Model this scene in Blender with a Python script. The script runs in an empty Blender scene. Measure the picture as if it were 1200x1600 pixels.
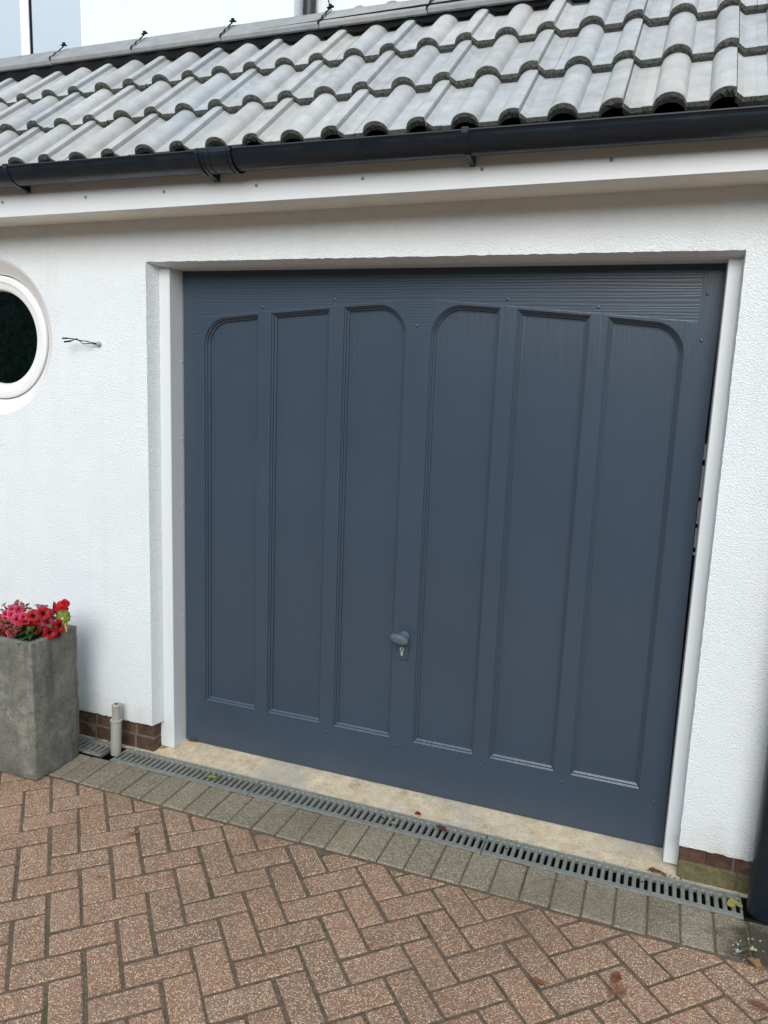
import bpy, bmesh, math, random
from mathutils import Vector, Matrix
from mathutils.geometry import tessellate_polygon
R = math.radians
random.seed(7)
scene = bpy.context.scene
C = scene.collection

# ------------------------------------------------------------------ camera
cam_data = bpy.data.cameras.new('camera')
cam = bpy.data.objects.new('camera', cam_data); C.objects.link(cam)
cam_data.sensor_fit = 'HORIZONTAL'; cam_data.sensor_width = 36.0
cam_data.lens = 36.0*1194.14/1200.0
cam_data.clip_start = 0.05; cam_data.clip_end = 2000
_R = Vector((0.93631362, 0.34918159, 0.03726952)); _U = Vector((-0.09398839, 0.14692747, 0.98467177))
_F = Vector((-0.33835334, 0.9254645, -0.17038921))
m = Matrix((( _R.x, _U.x, -_F.x), (_R.y, _U.y, -_F.y), (_R.z, _U.z, -_F.z))).to_4x4()
m.translation = Vector((2.05229191, -2.68023724, 1.70643716))
cam.matrix_world = m
scene.camera = cam

# ------------------------------------------------------------------ light
SUN_EL, SUN_AZ = 28.0, -13.0      # azimuth: degrees to the left of straight out from the wall
world = bpy.data.worlds.new('World'); scene.world = world; world.use_nodes = True
wn = world.node_tree; wn.nodes.clear()
def wnode(t, **k):
    n = wn.nodes.new(t)
    for a, b in k.items(): setattr(n, a, b)
    return n
wo = wnode('ShaderNodeOutputWorld'); bg = wnode('ShaderNodeBackground')
sky = wnode('ShaderNodeTexSky', sky_type='NISHITA', sun_disc=False)
sky.sun_elevation = R(SUN_EL); sky.sun_rotation = R(180+SUN_AZ)
tc = wnode('ShaderNodeTexCoord'); no = wnode('ShaderNodeTexNoise')
no.inputs['Scale'].default_value = 2.1; no.inputs['Detail'].default_value = 7; no.inputs['Roughness'].default_value = .55
cr = wnode('ShaderNodeValToRGB'); cr.color_ramp.elements[0].position = .40; cr.color_ramp.elements[1].position = .58
mx = wnode('ShaderNodeMix', data_type='RGBA')
cl = wnode('ShaderNodeRGB'); cl.outputs[0].default_value = (9.0, 9.9, 10.8, 1)
wn.links.new(tc.outputs['Generated'], no.inputs['Vector']); wn.links.new(no.outputs['Fac'], cr.inputs['Fac'])
sp = wnode('ShaderNodeSeparateXYZ'); wn.links.new(tc.outputs['Generated'], sp.inputs[0])
up = wnode('ShaderNodeMath', operation='MULTIPLY_ADD'); wn.links.new(sp.outputs['Z'], up.inputs[0]); up.inputs[1].default_value = .85; up.inputs[2].default_value = .50
cs_ = wnode('ShaderNodeVectorMath', operation='SCALE'); wn.links.new(cl.outputs[0], cs_.inputs[0]); wn.links.new(up.outputs[0], cs_.inputs['Scale'])
wn.links.new(cr.outputs['Color'], mx.inputs['Factor']); wn.links.new(sky.outputs['Color'], mx.inputs['A'])
wn.links.new(cs_.outputs[0], mx.inputs['B']); wn.links.new(mx.outputs['Result'], bg.inputs['Color'])
bg.inputs['Strength'].default_value = 0.12
wn.links.new(bg.outputs[0], wo.inputs['Surface'])
sd = bpy.data.lights.new('sun', 'SUN'); sun = bpy.data.objects.new('sun', sd); C.objects.link(sun)
sd.energy = 2.1; sd.angle = R(38); sd.color = (1, .98, .93)
to_sun = Vector((-math.sin(R(SUN_AZ))*math.cos(R(SUN_EL)), -math.cos(R(SUN_AZ))*math.cos(R(SUN_EL)), math.sin(R(SUN_EL))))
sun.rotation_euler = to_sun.to_track_quat('Z', 'Y').to_euler()
scene.view_settings.view_transform = 'Standard'; scene.view_settings.look = 'None'
scene.view_settings.exposure = 0.34; scene.view_settings.gamma = 1.0; scene.view_settings.use_curve_mapping = False
scene.cycles.max_bounces = 6

# ------------------------------------------------------------------ mesh helpers
class MB:
    """collects polygons; build() links them as ONE mesh object"""
    def __init__(s): s.v = []; s.f = []; s.m = []; s.c = []; s.sm = []
    def add(s, verts, faces, mat=0, col=(1, 1, 1), smooth=False):
        o = len(s.v); s.v += [tuple(v) for v in verts]
        for f in faces: s.f.append([i+o for i in f]); s.m.append(mat); s.c.append(col); s.sm.append(smooth)
    def box(s, a, b, bev=0.0, mat=0, col=(1, 1, 1), M=None, seg=1):
        bm = bmesh.new(); bmesh.ops.create_cube(bm, size=1)
        for v in bm.verts: v.co = Vector([(a[i]+b[i])/2 + v.co[i]*(b[i]-a[i]) for i in range(3)])
        if bev: bmesh.ops.bevel(bm, geom=bm.edges[:], offset=bev, segments=seg, affect='EDGES', profile=.5)
        if M: bmesh.ops.transform(bm, matrix=M, verts=bm.verts)
        s.bm(bm, mat, col)
    def bm(s, bm, mat=0, col=(1, 1, 1), smooth=False):
        bm.verts.ensure_lookup_table(); bm.verts.index_update()
        s.add([v.co.copy() for v in bm.verts], [[v.index for v in f.verts] for f in bm.faces], mat, col, smooth); bm.free()
    def tube(s, pts, rad, n=10, mat=0, col=(1, 1, 1), cap=True, smooth=True):
        pts = [Vector(p) for p in pts]; rads = rad if isinstance(rad, (list, tuple)) else [rad]*len(pts)
        rings = []; up = None
        for i, p in enumerate(pts):
            d = (pts[min(i+1, len(pts)-1)]-pts[max(i-1, 0)])
            if d.length < 1e-9: d = Vector((0, 0, 1))
            d.normalize()
            if up is None: up = d.orthogonal().normalized()
            up = (up-d*up.dot(d)).normalized(); w = d.cross(up)
            rings.append([p+(up*math.cos(2*math.pi*k/n)+w*math.sin(2*math.pi*k/n))*rads[i] for k in range(n)])
        V = [v for r in rings for v in r]; F = []
        for i in range(len(rings)-1):
            for k in range(n): F.append([i*n+k, i*n+(k+1) % n, (i+1)*n+(k+1) % n, (i+1)*n+k])
        s.add(V, F, mat, col, smooth)
        if cap:
            s.add(rings[0], [list(range(n))[::-1]], mat, col); s.add(rings[-1], [list(range(n))], mat, col)
    def strip(s, A, B, mat=0, col=(1, 1, 1), closed=False, smooth=False):
        n = len(A); V = list(A)+list(B); F = []
        for i in range(n if closed else n-1):
            j = (i+1) % n; F.append([i, j, n+j, n+i])
        s.add(V, F, mat, col, smooth)
    def holed(s, loops, mat=0, col=(1, 1, 1)):
        tri = tessellate_polygon([[Vector(p) for p in l] for l in loops])
        V = [p for l in loops for p in l]; s.add(V, [list(t) for t in tri], mat, col)
    def build(s, name, mats, parent=None, recalc=False, props=None):
        me = bpy.data.meshes.new(name); me.from_pydata([tuple(v) for v in s.v], [], s.f)
        if not isinstance(mats, (list, tuple)): mats = [mats]
        for mm in mats: me.materials.append(mm)
        me.polygons.foreach_set('material_index', s.m); me.polygons.foreach_set('use_smooth', s.sm)
        at = me.attributes.new('tint', 'FLOAT_COLOR', 'CORNER'); d = []
        for p in me.polygons:
            c = s.c[p.index]
            for _ in range(p.loop_total): d += [c[0], c[1], c[2], 1]
        at.data.foreach_set('color', d)
        if recalc:
            bm = bmesh.new(); bm.from_mesh(me); bmesh.ops.remove_doubles(bm, verts=bm.verts, dist=1e-5)
            bmesh.ops.recalc_face_normals(bm, faces=bm.faces); bm.to_mesh(me); bm.free()
        me.update()
        o = bpy.data.objects.new(name, me); C.objects.link(o)
        if parent: o.parent = parent
        return o
def tag(o, label=None, cat=None, group=None, kind=None):
    if label: o['label'] = label
    if cat: o['category'] = cat
    if group: o['group'] = group
    if kind: o['kind'] = kind
    return o
def empty(name, loc=(0, 0, 0)):
    o = bpy.data.objects.new(name, None); C.objects.link(o); o.location = loc; o.empty_display_size = .1; return o

# ------------------------------------------------------------------ materials
class MT:
    def __init__(s, name, rough=.6, spec=.5, metal=0):
        s.mat = bpy.data.materials.new(name); s.mat.use_nodes = True; s.t = s.mat.node_tree
        s.b = s.t.nodes['Principled BSDF']; s.b.inputs['Roughness'].default_value = rough
        s.b.inputs['Specular IOR Level'].default_value = spec; s.b.inputs['Metallic'].default_value = metal
        s.co = s.t.nodes.new('ShaderNodeTexCoord').outputs['Object']; s.lastn = None
    def n(s, t, ins=None, **k):
        n = s.t.nodes.new(t)
        for a, b in k.items(): setattr(n, a, b)
        for a, b in (ins or {}).items(): s.set(n.inputs[a], b)
        return n
    def set(s, inp, v):
        if isinstance(v, bpy.types.NodeSocket): s.t.links.new(v, inp)
        else: inp.default_value = v
    def map(s, sc=(1, 1, 1), rot=(0, 0, 0), loc=(0, 0, 0)):
        return s.n('ShaderNodeMapping', {'Vector': s.co, 'Scale': sc, 'Rotation': rot, 'Location': loc}).outputs[0]
    def noise(s, scale, detail=4, rough=.55, vec=None, dist=0):
        return s.n('ShaderNodeTexNoise', {'Vector': vec or s.co, 'Scale': scale, 'Detail': detail, 'Roughness': rough, 'Distortion': dist}).outputs['Fac']
    def voro(s, scale, feature='F1', vec=None, out='Distance'):
        return s.n('ShaderNodeTexVoronoi', {'Vector': vec or s.co, 'Scale': scale}, feature=feature).outputs[out]
    def ramp(s, f, *st):
        r = s.n('ShaderNodeValToRGB', {'Fac': f}); e = r.color_ramp.elements
        while len(e) < len(st): e.new(.5)
        for i, (p, c) in enumerate(st):
            e[i].position = p; e[i].color = (c, c, c, 1) if not isinstance(c, tuple) else (*c, 1)
        return r.outputs['Color']
    def mix(s, f, a, b, mode='MIX'):
        n = s.n('ShaderNodeMix', {'Factor': f}, data_type='RGBA', blend_type=mode)
        s.set(n.inputs['A'], a if not isinstance(a, tuple) else (*a, 1)); s.set(n.inputs['B'], b if not isinstance(b, tuple) else (*b, 1))
        return n.outputs['Result']
    def math(s, op, a, b=0.0, c=0.0):
        n = s.n('ShaderNodeMath', operation=op); s.set(n.inputs[0], a); s.set(n.inputs[1], b); s.set(n.inputs[2], c); return n.outputs[0]
    def tint(s): return s.n('ShaderNodeAttribute', attribute_name='tint').outputs['Color']
    def xyz(s):
        n = s.n('ShaderNodeSeparateXYZ', {0: s.co}); return n.outputs
    def col(s, c): s.set(s.b.inputs['Base Color'], c if not isinstance(c, tuple) else (*c, 1)); return s
    def rough(s, r): s.set(s.b.inputs['Roughness'], r); return s
    def bump(s, h, strength=.5, dist=.002):
        n = s.n('ShaderNodeBump', {'Height': h, 'Strength': strength, 'Distance': dist})
        if s.lastn: s.t.links.new(s.lastn, n.inputs['Normal'])
        s.lastn = n.outputs[0]; s.set(s.b.inputs['Normal'], s.lastn); return s

def m_render():
    k = MT('white_render', .85, .25)
    big = k.noise(1.3, 4); mid = k.noise(9, 5)
    c = k.mix(k.ramp(big, (.35, 0), (.7, 1)), (.78, .83, .86), (.82, .87, .90))
    c = k.mix(k.ramp(mid, (.42, .0), (.75, .18)), c, (.72, .73, .72))
    x, y, z = k.xyz(); drip = k.noise(3.2, 5, .6, k.map((3.5, 1, .25)))
    c = k.mix(k.math('MULTIPLY', k.ramp(drip, (.52, 0), (.75, .35)), k.ramp(z, (0.0, .15), (1.0, .5))), c, (.66, .655, .62))
    spl = k.math('SUBTRACT', k.math('MULTIPLY_ADD', k.noise(11, 5), .30, .06), k.math('SUBTRACT', z, .131))
    c = k.mix(k.ramp(spl, (.10, 0), (.22, .35)), c, (.50, .45, .37))
    k.col(c)
    f1 = k.noise(215, 2, .5); f2 = k.voro(190)
    k.bump(k.math('ADD', k.math('MULTIPLY', f1, 1.0), k.math('MULTIPLY', f2, -.8)), 1.0, .0028)
    k.bump(big, .3, .02)
    return k.mat
def m_white(name='white_paint', base=(.82, .83, .84), rough=.35, dirt=.15):
    k = MT(name, rough, .5)
    n = k.noise(6, 6, .65, k.map((1, 1, .25))); n2 = k.noise(90, 3)
    c = k.mix(k.ramp(n, (.5, 0.0), (.8, dirt)), base, (.55, .54, .5)); k.col(c)
    k.bump(n2, .15, .001); return k.mat
def m_door():
    k = MT('slate_blue_paint', .3, .58)
    x, y, z = k.xyz()
    # top rail (horizontal grain) mask: over the panels
    fx = k.math('ABSOLUTE', k.math('SUBTRACT', x, 1.1275))
    edge = k.math('MULTIPLY_ADD', fx, -.078, 2.012)
    top = k.ramp(k.math('SUBTRACT', z, edge), (0.0, 0.0), (.004, 1.0))
    top = k.math('MULTIPLY', top, k.math('LESS_THAN', fx, .985))
    box = lambda f0, f1, z0: k.math('MULTIPLY', k.math('MULTIPLY', k.math('GREATER_THAN', fx, f0), k.math('LESS_THAN', fx, f1)), k.math('GREATER_THAN', z, z0))
    top = k.math('MAXIMUM', top, k.math('MAXIMUM', box(-1, .049, 1.905), 0.0))
    gv = k.math('MULTIPLY', k.math('LESS_THAN', k.math('ABSOLUTE', k.math('SUBTRACT', fx, .986)), .0011), k.math('GREATER_THAN', z, 1.84))
    gh = k.math('MULTIPLY', k.math('LESS_THAN', k.math('ABSOLUTE', k.math('SUBTRACT', z, 1.904)), .0012), k.math('LESS_THAN', fx, .05))
    k.bump(k.math('SUBTRACT', 1.0, k.math('MAXIMUM', gv, gh)), .5, .002)
    hv = k.map((1.4, 1, 26)); hn = k.noise(3.0, 3, .5, hv, dist=.5)
    wav = k.n('ShaderNodeTexWave', {'Vector': k.map((.8, 1, 22)), 'Scale': 1.3, 'Distortion': 8.0, 'Detail': 3.0, 'Detail Scale': 1.2}, wave_type='BANDS', bands_direction='Z').outputs['Fac']
    vv = k.map((22, 1, 1.0)); vn = k.noise(3.2, 4, .55, vv, dist=1.2)
    fine = k.noise(420, 2)
    n1 = k.noise(2.0, 5); c = k.mix(k.ramp(n1, (.3, 0), (.7, 1)), (.039, .059, .089), (.044, .067, .100)); k.col(c)
    k.rough(k.ramp(k.noise(5, 5), (.25, .29), (.75, .33)))
    k.bump(fine, .12, .0006)
    k.bump(k.math('MULTIPLY', vn, k.math('SUBTRACT', 1.0, top)), .28, .004)
    k.bump(k.math('MULTIPLY', k.math('ADD', k.math('MULTIPLY', hn, .6), k.math('MULTIPLY', wav, .45)), top), .15, .003)
    return k.mat
def m_tile():
    k = MT('grey_concrete_tile', .8, .25)
    n = k.noise(14, 6, .65); n2 = k.noise(260, 3); n3 = k.noise(2.2, 3)
    c = k.mix(k.ramp(n, (.3, 0), (.7, 1)), (.32, .33, .335), (.455, .475, .49))
    c = k.mix(k.ramp(n3, (.45, 0), (.7, .45)), c, (.46, .44, .39))
    c = k.mix(k.ramp(n2, (.55, 0), (.75, .35)), c, (.20, .20, .19))
    sp = k.voro(55); c = k.mix(k.ramp(sp, (.06, .5), (.10, 0)), c, (.12, .12, .11))
    st = k.noise(9, 4, .6, k.map((6, 1, 1)))
    c = k.mix(k.ramp(st, (.5, 0), (.72, .35)), c, (.38, .375, .36))
    c = k.mix(1.0, c, k.tint(), 'MULTIPLY'); k.col(c)
    k.bump(n2, .4, .002); k.bump(n, .3, .004); return k.mat
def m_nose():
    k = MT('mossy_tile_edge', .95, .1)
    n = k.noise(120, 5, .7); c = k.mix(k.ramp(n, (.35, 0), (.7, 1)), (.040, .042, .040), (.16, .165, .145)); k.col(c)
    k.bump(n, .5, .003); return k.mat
def m_plastic(name, base, rough=.35):
    k = MT(name, rough, .5); n = k.noise(30, 5, .6, k.map((.3, 1, 1)))
    c = k.mix(k.ramp(n, (.4, 0), (.8, .35)), base, tuple(min(1, v*1.8+.012) for v in base)); k.col(c)
    k.rough(k.ramp(k.noise(12, 4), (.3, rough-.06), (.7, rough+.12))); k.bump(k.noise(200, 2), .1, .0005); return k.mat
def m_paver(name, base, alt, chipc, amt=.5, damp=False):
    k = MT(name, .92, .15)
    n = k.noise(30, 6, .7); big = k.noise(1.6, 5, .6)
    c = k.mix(k.ramp(n, (.3, 0), (.7, 1)), base, alt)
    c = k.mix(1.0, c, k.tint(), 'MULTIPLY')
    wv = k.n('ShaderNodeTexNoise', {'Vector': k.co, 'Scale': 260.0, 'Detail': 2.0}).outputs['Color']
    wp = k.n('ShaderNodeVectorMath', {0: wv, 'Scale': .0045}, operation='SCALE').outputs[0]
    wp = k.n('ShaderNodeVectorMath', {0: k.co, 1: wp}, operation='ADD').outputs[0]
    wn_ = k.n('ShaderNodeTexVoronoi', {'Vector': wp, 'Scale': 190.0, 'Randomness': 1.0}, feature='F1')
    w2 = k.n('ShaderNodeTexVoronoi', {'Vector': wp, 'Scale': 330.0, 'Randomness': 1.0}, feature='F1')
    r2 = k.n('ShaderNodeSeparateColor', {0: w2.outputs['Color']}).outputs[1]
    c = k.mix(k.math('MULTIPLY', r2, .55), c, tuple(v*1.75 for v in base))
    c = k.mix(k.math('MULTIPLY', k.ramp(r2, (.0, 1), (.25, 0)), .5), c, tuple(v*.42 for v in base))
    rnd = k.n('ShaderNodeSeparateColor', {0: wn_.outputs['Color']}).outputs[0]
    chip = k.math('MULTIPLY', k.ramp(wn_.outputs['Distance'], (.34, 1), (.46, 0)), k.ramp(rnd, (.42, 0), (.52, 1)))
    cc = k.mix(k.n('ShaderNodeSeparateColor', {0: wn_.outputs['Color']}).outputs[2], chipc, tuple(v*.72 for v in chipc))
    c = k.mix(k.math('MULTIPLY', chip, amt), c, cc)
    dk = k.math('MULTIPLY', k.ramp(wn_.outputs['Distance'], (.30, 1), (.45, 0)), k.ramp(rnd, (.20, 1), (.26, 0)))
    c = k.mix(k.math('MULTIPLY', dk, .55), c, (.05, .035, .028))
    # pale splashes and dark dirt with their own outlines
    st = k.noise(7, 3, .6); c = k.mix(k.ramp(st, (.72, 0), (.76, .55)), c, (.50, .44, .36))
    c = k.mix(k.ramp(big, (.50, 0), (.72, .40)), c, (.09, .07, .05))
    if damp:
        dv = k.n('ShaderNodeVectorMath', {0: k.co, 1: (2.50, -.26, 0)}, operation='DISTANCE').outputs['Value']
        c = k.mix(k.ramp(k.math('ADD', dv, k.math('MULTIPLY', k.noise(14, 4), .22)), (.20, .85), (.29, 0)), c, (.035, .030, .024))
    k.col(c); k.bump(k.math('ADD', wn_.outputs['Distance'], k.math('MULTIPLY', n, .8)), .8, .0028)
    return k.mat
def m_sand():
    k = MT('joint_sand', .98, .05)
    n = k.noise(90, 5, .7); big = k.noise(5, 4)
    c = k.mix(k.ramp(n, (.3, 0), (.7, 1)), (.085, .066, .048), (.21, .165, .12))
    c = k.mix(k.ramp(big, (.58, 0), (.68, .6)), c, (.06, .07, .02)); k.col(c); k.bump(n, 1, .005); return k.mat
def m_concrete():
    k = MT('worn_concrete', .92, .15)
    n = k.noise(16, 6, .7); big = k.noise(2.5, 4)
    c = k.mix(k.ramp(n, (.3, 0), (.7, 1)), (.48, .39, .26), (.78, .67, .49))
    c = k.mix(k.ramp(big, (.48, 0), (.6, .7)), c, (.40, .385, .35))
    c = k.mix(k.ramp(k.noise(5.5, 6, .7), (.56, 0), (.64, .5)), c, (.26, .21, .15))
    v = k.n('ShaderNodeTexVoronoi', {'Vector': k.co, 'Scale': 95.0}); rnd = k.n('ShaderNodeSeparateColor', {0: v.outputs['Color']}).outputs[0]
    c = k.mix(k.math('MULTIPLY', k.ramp(v.outputs['Distance'], (.2, .35), (.45, 0)), k.ramp(rnd, (.5, 0), (.6, 1))), c, (.25, .17, .10))
    c = k.mix(k.ramp(k.noise(45, 4), (.62, 0), (.70, .5)), c, (.68, .64, .55))
    k.col(c); k.bump(k.math('ADD', n, k.math('MULTIPLY', v.outputs['Distance'], .6)), .6, .0035); return k.mat
def m_stone():
    k = MT('rough_slate_stone', .85, .25)
    n = k.noise(9, 9, .75); n2 = k.noise(75, 6, .75); st = k.noise(4.5, 8, .8)
    c = k.mix(k.ramp(n, (.32, 0), (.68, 1)), (.125, .128, .110), (.275, .275, .240))
    c = k.mix(k.ramp(st, (.54, 0), (.64, .6)), c, (.33, .325, .28))
    c = k.mix(k.ramp(n2, (.55, 0), (.75, .6)), c, (.06, .062, .052)); k.col(k.mix(k.ramp(k.noise(3.0, 5, .6, k.map((5, 5, .6))), (.50, 0), (.66, .55)), k.mix(k.ramp(k.voro(38), (.10, .8), (.2, 0)), c, (.07, .07, .062)), (.075, .078, .065)))
    k.rough(k.ramp(n, (.3, .7), (.7, .92)))
    k.bump(n, .9, .014); k.bump(n2, .8, .006); return k.mat
def m_brick():
    k = MT('plinth_brick', .92, .15); n = k.noise(35, 6, .7); g = k.noise(7, 4)
    c = k.mix(k.ramp(n, (.3, 0), (.7, 1)), (.070, .048, .037), (.155, .100, .074))
    c = k.mix(1.0, c, k.tint(), 'MULTIPLY')
    c = k.mix(k.ramp(k.noise(22, 5), (.60, 0), (.70, .5)), c, (.30, .28, .24))
    k.col(c); k.bump(n, .9, .005); return k.mat
def m_mossbrick():
    k = MT('mossy_brick', .95, .1); n = k.noise(45, 6, .7); g = k.noise(12, 4)
    c = k.mix(k.ramp(n, (.3, 0), (.7, 1)), (.10, .09, .045), (.21, .19, .10))
    c = k.mix(k.ramp(g, (.55, 0), (.7, .6)), c, (.16, .12, .08)); k.col(c); k.bump(n, 1, .006); return k.mat
def m_grate():
    k = MT('galvanised_grey', .5, .5, .25); n = k.noise(40, 5, .7); n2 = k.noise(6, 4)
    c = k.mix(k.ramp(n, (.3, 0), (.7, 1)), (.20, .215, .195), (.32, .335, .30))
    c = k.mix(k.ramp(n2, (.52, 0), (.7, .45)), c, (.28, .25, .20)); k.col(c)
    k.rough(k.ramp(n, (.3, .4), (.7, .65))); k.bump(n, .3, .0015); return k.mat
def m_flat(name, c, rough=.7, spec=.3, b=0):
    k = MT(name, rough, spec); n = k.noise(60, 4); k.col(k.mix(k.ramp(n, (.3, 0), (.7, .5)), c, tuple(v*.6 for v in c)))
    if b: k.bump(n, .6, b)
    return k.mat
def m_tinted(name, rough=.55, trans=0.0, spec=.35):
    k = MT(name, rough, spec); n = k.noise(120, 3); c = k.mix(k.ramp(n, (.35, 0), (.7, .25)), k.tint(), (.0, .0, .0)); k.col(c)
    if trans:
        tr = k.n('ShaderNodeBsdfTranslucent', {'Color': k.tint()}); ms = k.n('ShaderNodeMixShader', {0: trans})
        out = k.t.nodes['Material Output']; k.t.links.new(k.b.outputs[0], ms.inputs[1]); k.t.links.new(tr.outputs[0], ms.inputs[2]); k.t.links.new(ms.outputs[0], out.inputs['Surface'])
    return k.mat
RENDER = m_render(); WHITE = m_white(base=(.70, .735, .75)); UPVC = m_white('white_upvc', (.84, .85, .86), .25, .08); FRAME = m_white('frame_paint', (.70, .735, .76), .4, .35)
SOFFIT = m_white('soffit_board', (.80, .76, .68), .6, .4)
DOOR = m_door(); TILE = m_tile(); NOSE = m_nose(); BLACK = m_plastic('black_plastic', (.005, .010, .018), .32); BLACKM = m_flat('black_filler', (.006, .006, .007), .9)
RED = m_paver('red_block', (.240, .145, .100), (.34, .212, .150), (.84, .68, .44), .85)
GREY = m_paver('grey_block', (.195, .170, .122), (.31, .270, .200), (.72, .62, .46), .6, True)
SAND = m_sand(); CONC = m_concrete(); STONE = m_stone(); BRICK = m_brick(); MOSS = m_mossbrick(); GRATE = m_grate()
MORTAR = m_flat('mortar', (.17, .15, .125), .95, .1, .004); DARK = m_flat('drain_dark', (.02, .019, .016), .95, .05, .004)
STEEL = m_flat('worn_steel', (.40, .41, .40), .45, .6); PIPEM = m_plastic('weathered_grey_plastic', (.34, .34, .30), .55)
PETAL = m_tinted('petal', .5, .25); LEAFM = m_tinted('leaf', .5, .2); SOIL = m_flat('soil', (.02, .014, .01), .95, .1, .01)
SCREW = m_flat('nail_head', (.55, .55, .54), .5); BUTT = m_flat('rusty_nail_head', (.33, .32, .30), .6)

# ------------------------------------------------------------------ ground (structure)
def clip(poly, n, d):          # keep n.p <= d
    out = []
    for i, p in enumerate(poly):
        q = poly[(i+1) % len(poly)]; a = p[0]*n[0]+p[1]*n[1]-d; b = q[0]*n[0]+q[1]*n[1]-d
        if a <= 0: out.append(p)
        if (a < 0 < b) or (b < 0 < a):
            t = a/(a-b); out.append((p[0]+(q[0]-p[0])*t, p[1]+(q[1]-p[1])*t))
    return out
def area(p): return abs(sum(p[i][0]*p[(i+1) % len(p)][1]-p[(i+1) % len(p)][0]*p[i][1] for i in range(len(p))))/2
def inset(poly, d):
    a = sum(poly[i][0]*poly[(i+1) % len(poly)][1]-poly[(i+1) % len(poly)][0]*poly[i][1] for i in range(len(poly)))
    if a < 0: poly = poly[::-1]
    for i in range(len(poly)): pass
    src = poly; out = list(poly); o2 = list(poly)
    for i in range(len(src)):
        p, q = src[i], src[(i+1) % len(src)]; l = math.hypot(q[0]-p[0], q[1]-p[1])
        if l < 1e-6: continue
        n = ((q[1]-p[1])/l, -(q[0]-p[0])/l); o2 = clip(o2, n, n[0]*p[0]+n[1]*p[1]-d)
        if len(o2) < 3: return None
    return o2
def paver(mb, poly, col, gap, rng, z0=-.02, edge=.004):
    a = inset(poly, gap)
    if not a or area(a) < .0006: return
    b = inset(a, edge)
    if not b: return
    dz = rng.uniform(-.0018, .0012); tx, ty = rng.uniform(-.006, .006), rng.uniform(-.006, .006)
    cx = sum(p[0] for p in a)/len(a); cy = sum(p[1] for p in a)/len(a)
    # slightly worn corners: cut each corner a little
    def soft(P, r):
        o = []
        for i, p in enumerate(P):
            for q in (P[i-1], P[(i+1) % len(P)]):
                l = math.hypot(q[0]-p[0], q[1]-p[1]); t = min(r, l*.3)/max(l, 1e-6); o.append((p[0]+(q[0]-p[0])*t, p[1]+(q[1]-p[1])*t))
        return o
    if len(a) != len(b):
        a = [p for p in a]; b2 = [(cx+(p[0]-cx)*.94, cy+(p[1]-cy)*.94) for p in a]; b = b2
    A = soft(a, rng.uniform(.002, .006)); B = soft(b, .003); n = len(A)
    zz = lambda p: dz+(p[0]-cx)*tx+(p[1]-cy)*ty
    top = [(p[0], p[1], zz(p)) for p in B]; mid = [(p[0], p[1], zz(p)-.0035) for p in A]; low = [(p[0], p[1], z0) for p in A]
    mb.add(top+mid+low, [list(range(n))]+[[i, n+i, n+(i+1) % n, (i+1) % n] for i in range(n)]+[[n+i, 2*n+i, 2*n+(i+1) % n, n+(i+1) % n] for i in range(n)], 0, col)
rng = random.Random(3)
YS0, YS1 = -.334, -.1305           # grey edging row
ang = R(42.8); ud = (math.cos(ang), math.sin(ang)); vd = (math.sin(ang), -math.cos(ang)); S = .1005; O = (.719, -.651)
mb = MB()
def cell(u, v, w, h):
    c = [(u, v), (u+w, v), (u+w, v+h), (u, v+h)]; q = R(rng.gauss(0, .5)); mu, mv = u+w/2+rng.gauss(0, .008), v+h/2+rng.gauss(0, .008)
    c = [(mu+(a-u-w/2)*math.cos(q)-(b-v-h/2)*math.sin(q), mv+(a-u-w/2)*math.sin(q)+(b-v-h/2)*math.cos(q)) for a, b in c]
    return [(O[0]+(a*ud[0]+b*vd[0])*S, O[1]+(a*ud[1]+b*vd[1])*S) for a, b in c]
for k in range(-90, 91):
    for lane in range(-40, 41):
        for (u, v, w, h) in ((-k+4*lane, k, 2, 1), (2-k+4*lane, k, 1, 2)):
            P = cell(u, v, w, h); cx = sum(p[0] for p in P)/4; cy = sum(p[1] for p in P)/4
            if not (-3.2 < cx < 4.4 and -3.6 < cy < YS0+.12): continue
            P = clip(P, (0, 1), YS0-rng.uniform(.004, .011))
            if len(P) < 3 or area(P) < .0012: continue
            t = rng.uniform(.90, 1.12); r_ = rng.uniform(-.05, .07); g = 1.0
            if rng.random() < .10: t *= .90; r_ = -.08
            near = max(0, min(1, (cx*-.6-.1)))  # nothing: keep plain
            paver(mb, P, (t*(1+r_*.6), t*(1-r_*.2), t*(1-r_*.6)), rng.uniform(.0038, .0066), rng)
drive = tag(mb.build('driveway', RED), 'red herringbone block paving', None, None, 'structure')
mb = MB()
x = 1.419-.1025*44
while x < 4.4:
    if x > -.40 and x < 4.4 or x < -.40:
        P = [(x, YS0), (x+.1025, YS0), (x+.1025, YS1), (x, YS1)]
        j = rng.uniform(-.003, .003); P = [(P[0][0], P[0][1]+j), (P[1][0], P[1][1]+j), P[2], P[3]]
        t = rng.uniform(.84, 1.12)
        paver(mb, P, (t, t*rng.uniform(.97, 1.01), t*rng.uniform(.92, 1.02)), rng.uniform(.0022, .0036), rng)
    x += .1025
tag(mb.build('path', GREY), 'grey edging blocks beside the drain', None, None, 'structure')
mb = MB()
def sheet(mb, x0, x1, y0, y1, z, nx=1, ny=1, mat=0):
    V = [(x0+(x1-x0)*i/nx, y0+(y1-y0)*j/ny, z) for j in range(ny+1) for i in range(nx+1)]
    mb.add(V, [[j*(nx+1)+i, j*(nx+1)+i+1, (j+1)*(nx+1)+i+1, (j+1)*(nx+1)+i] for j in range(ny) for i in range(nx)], mat)
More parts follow.
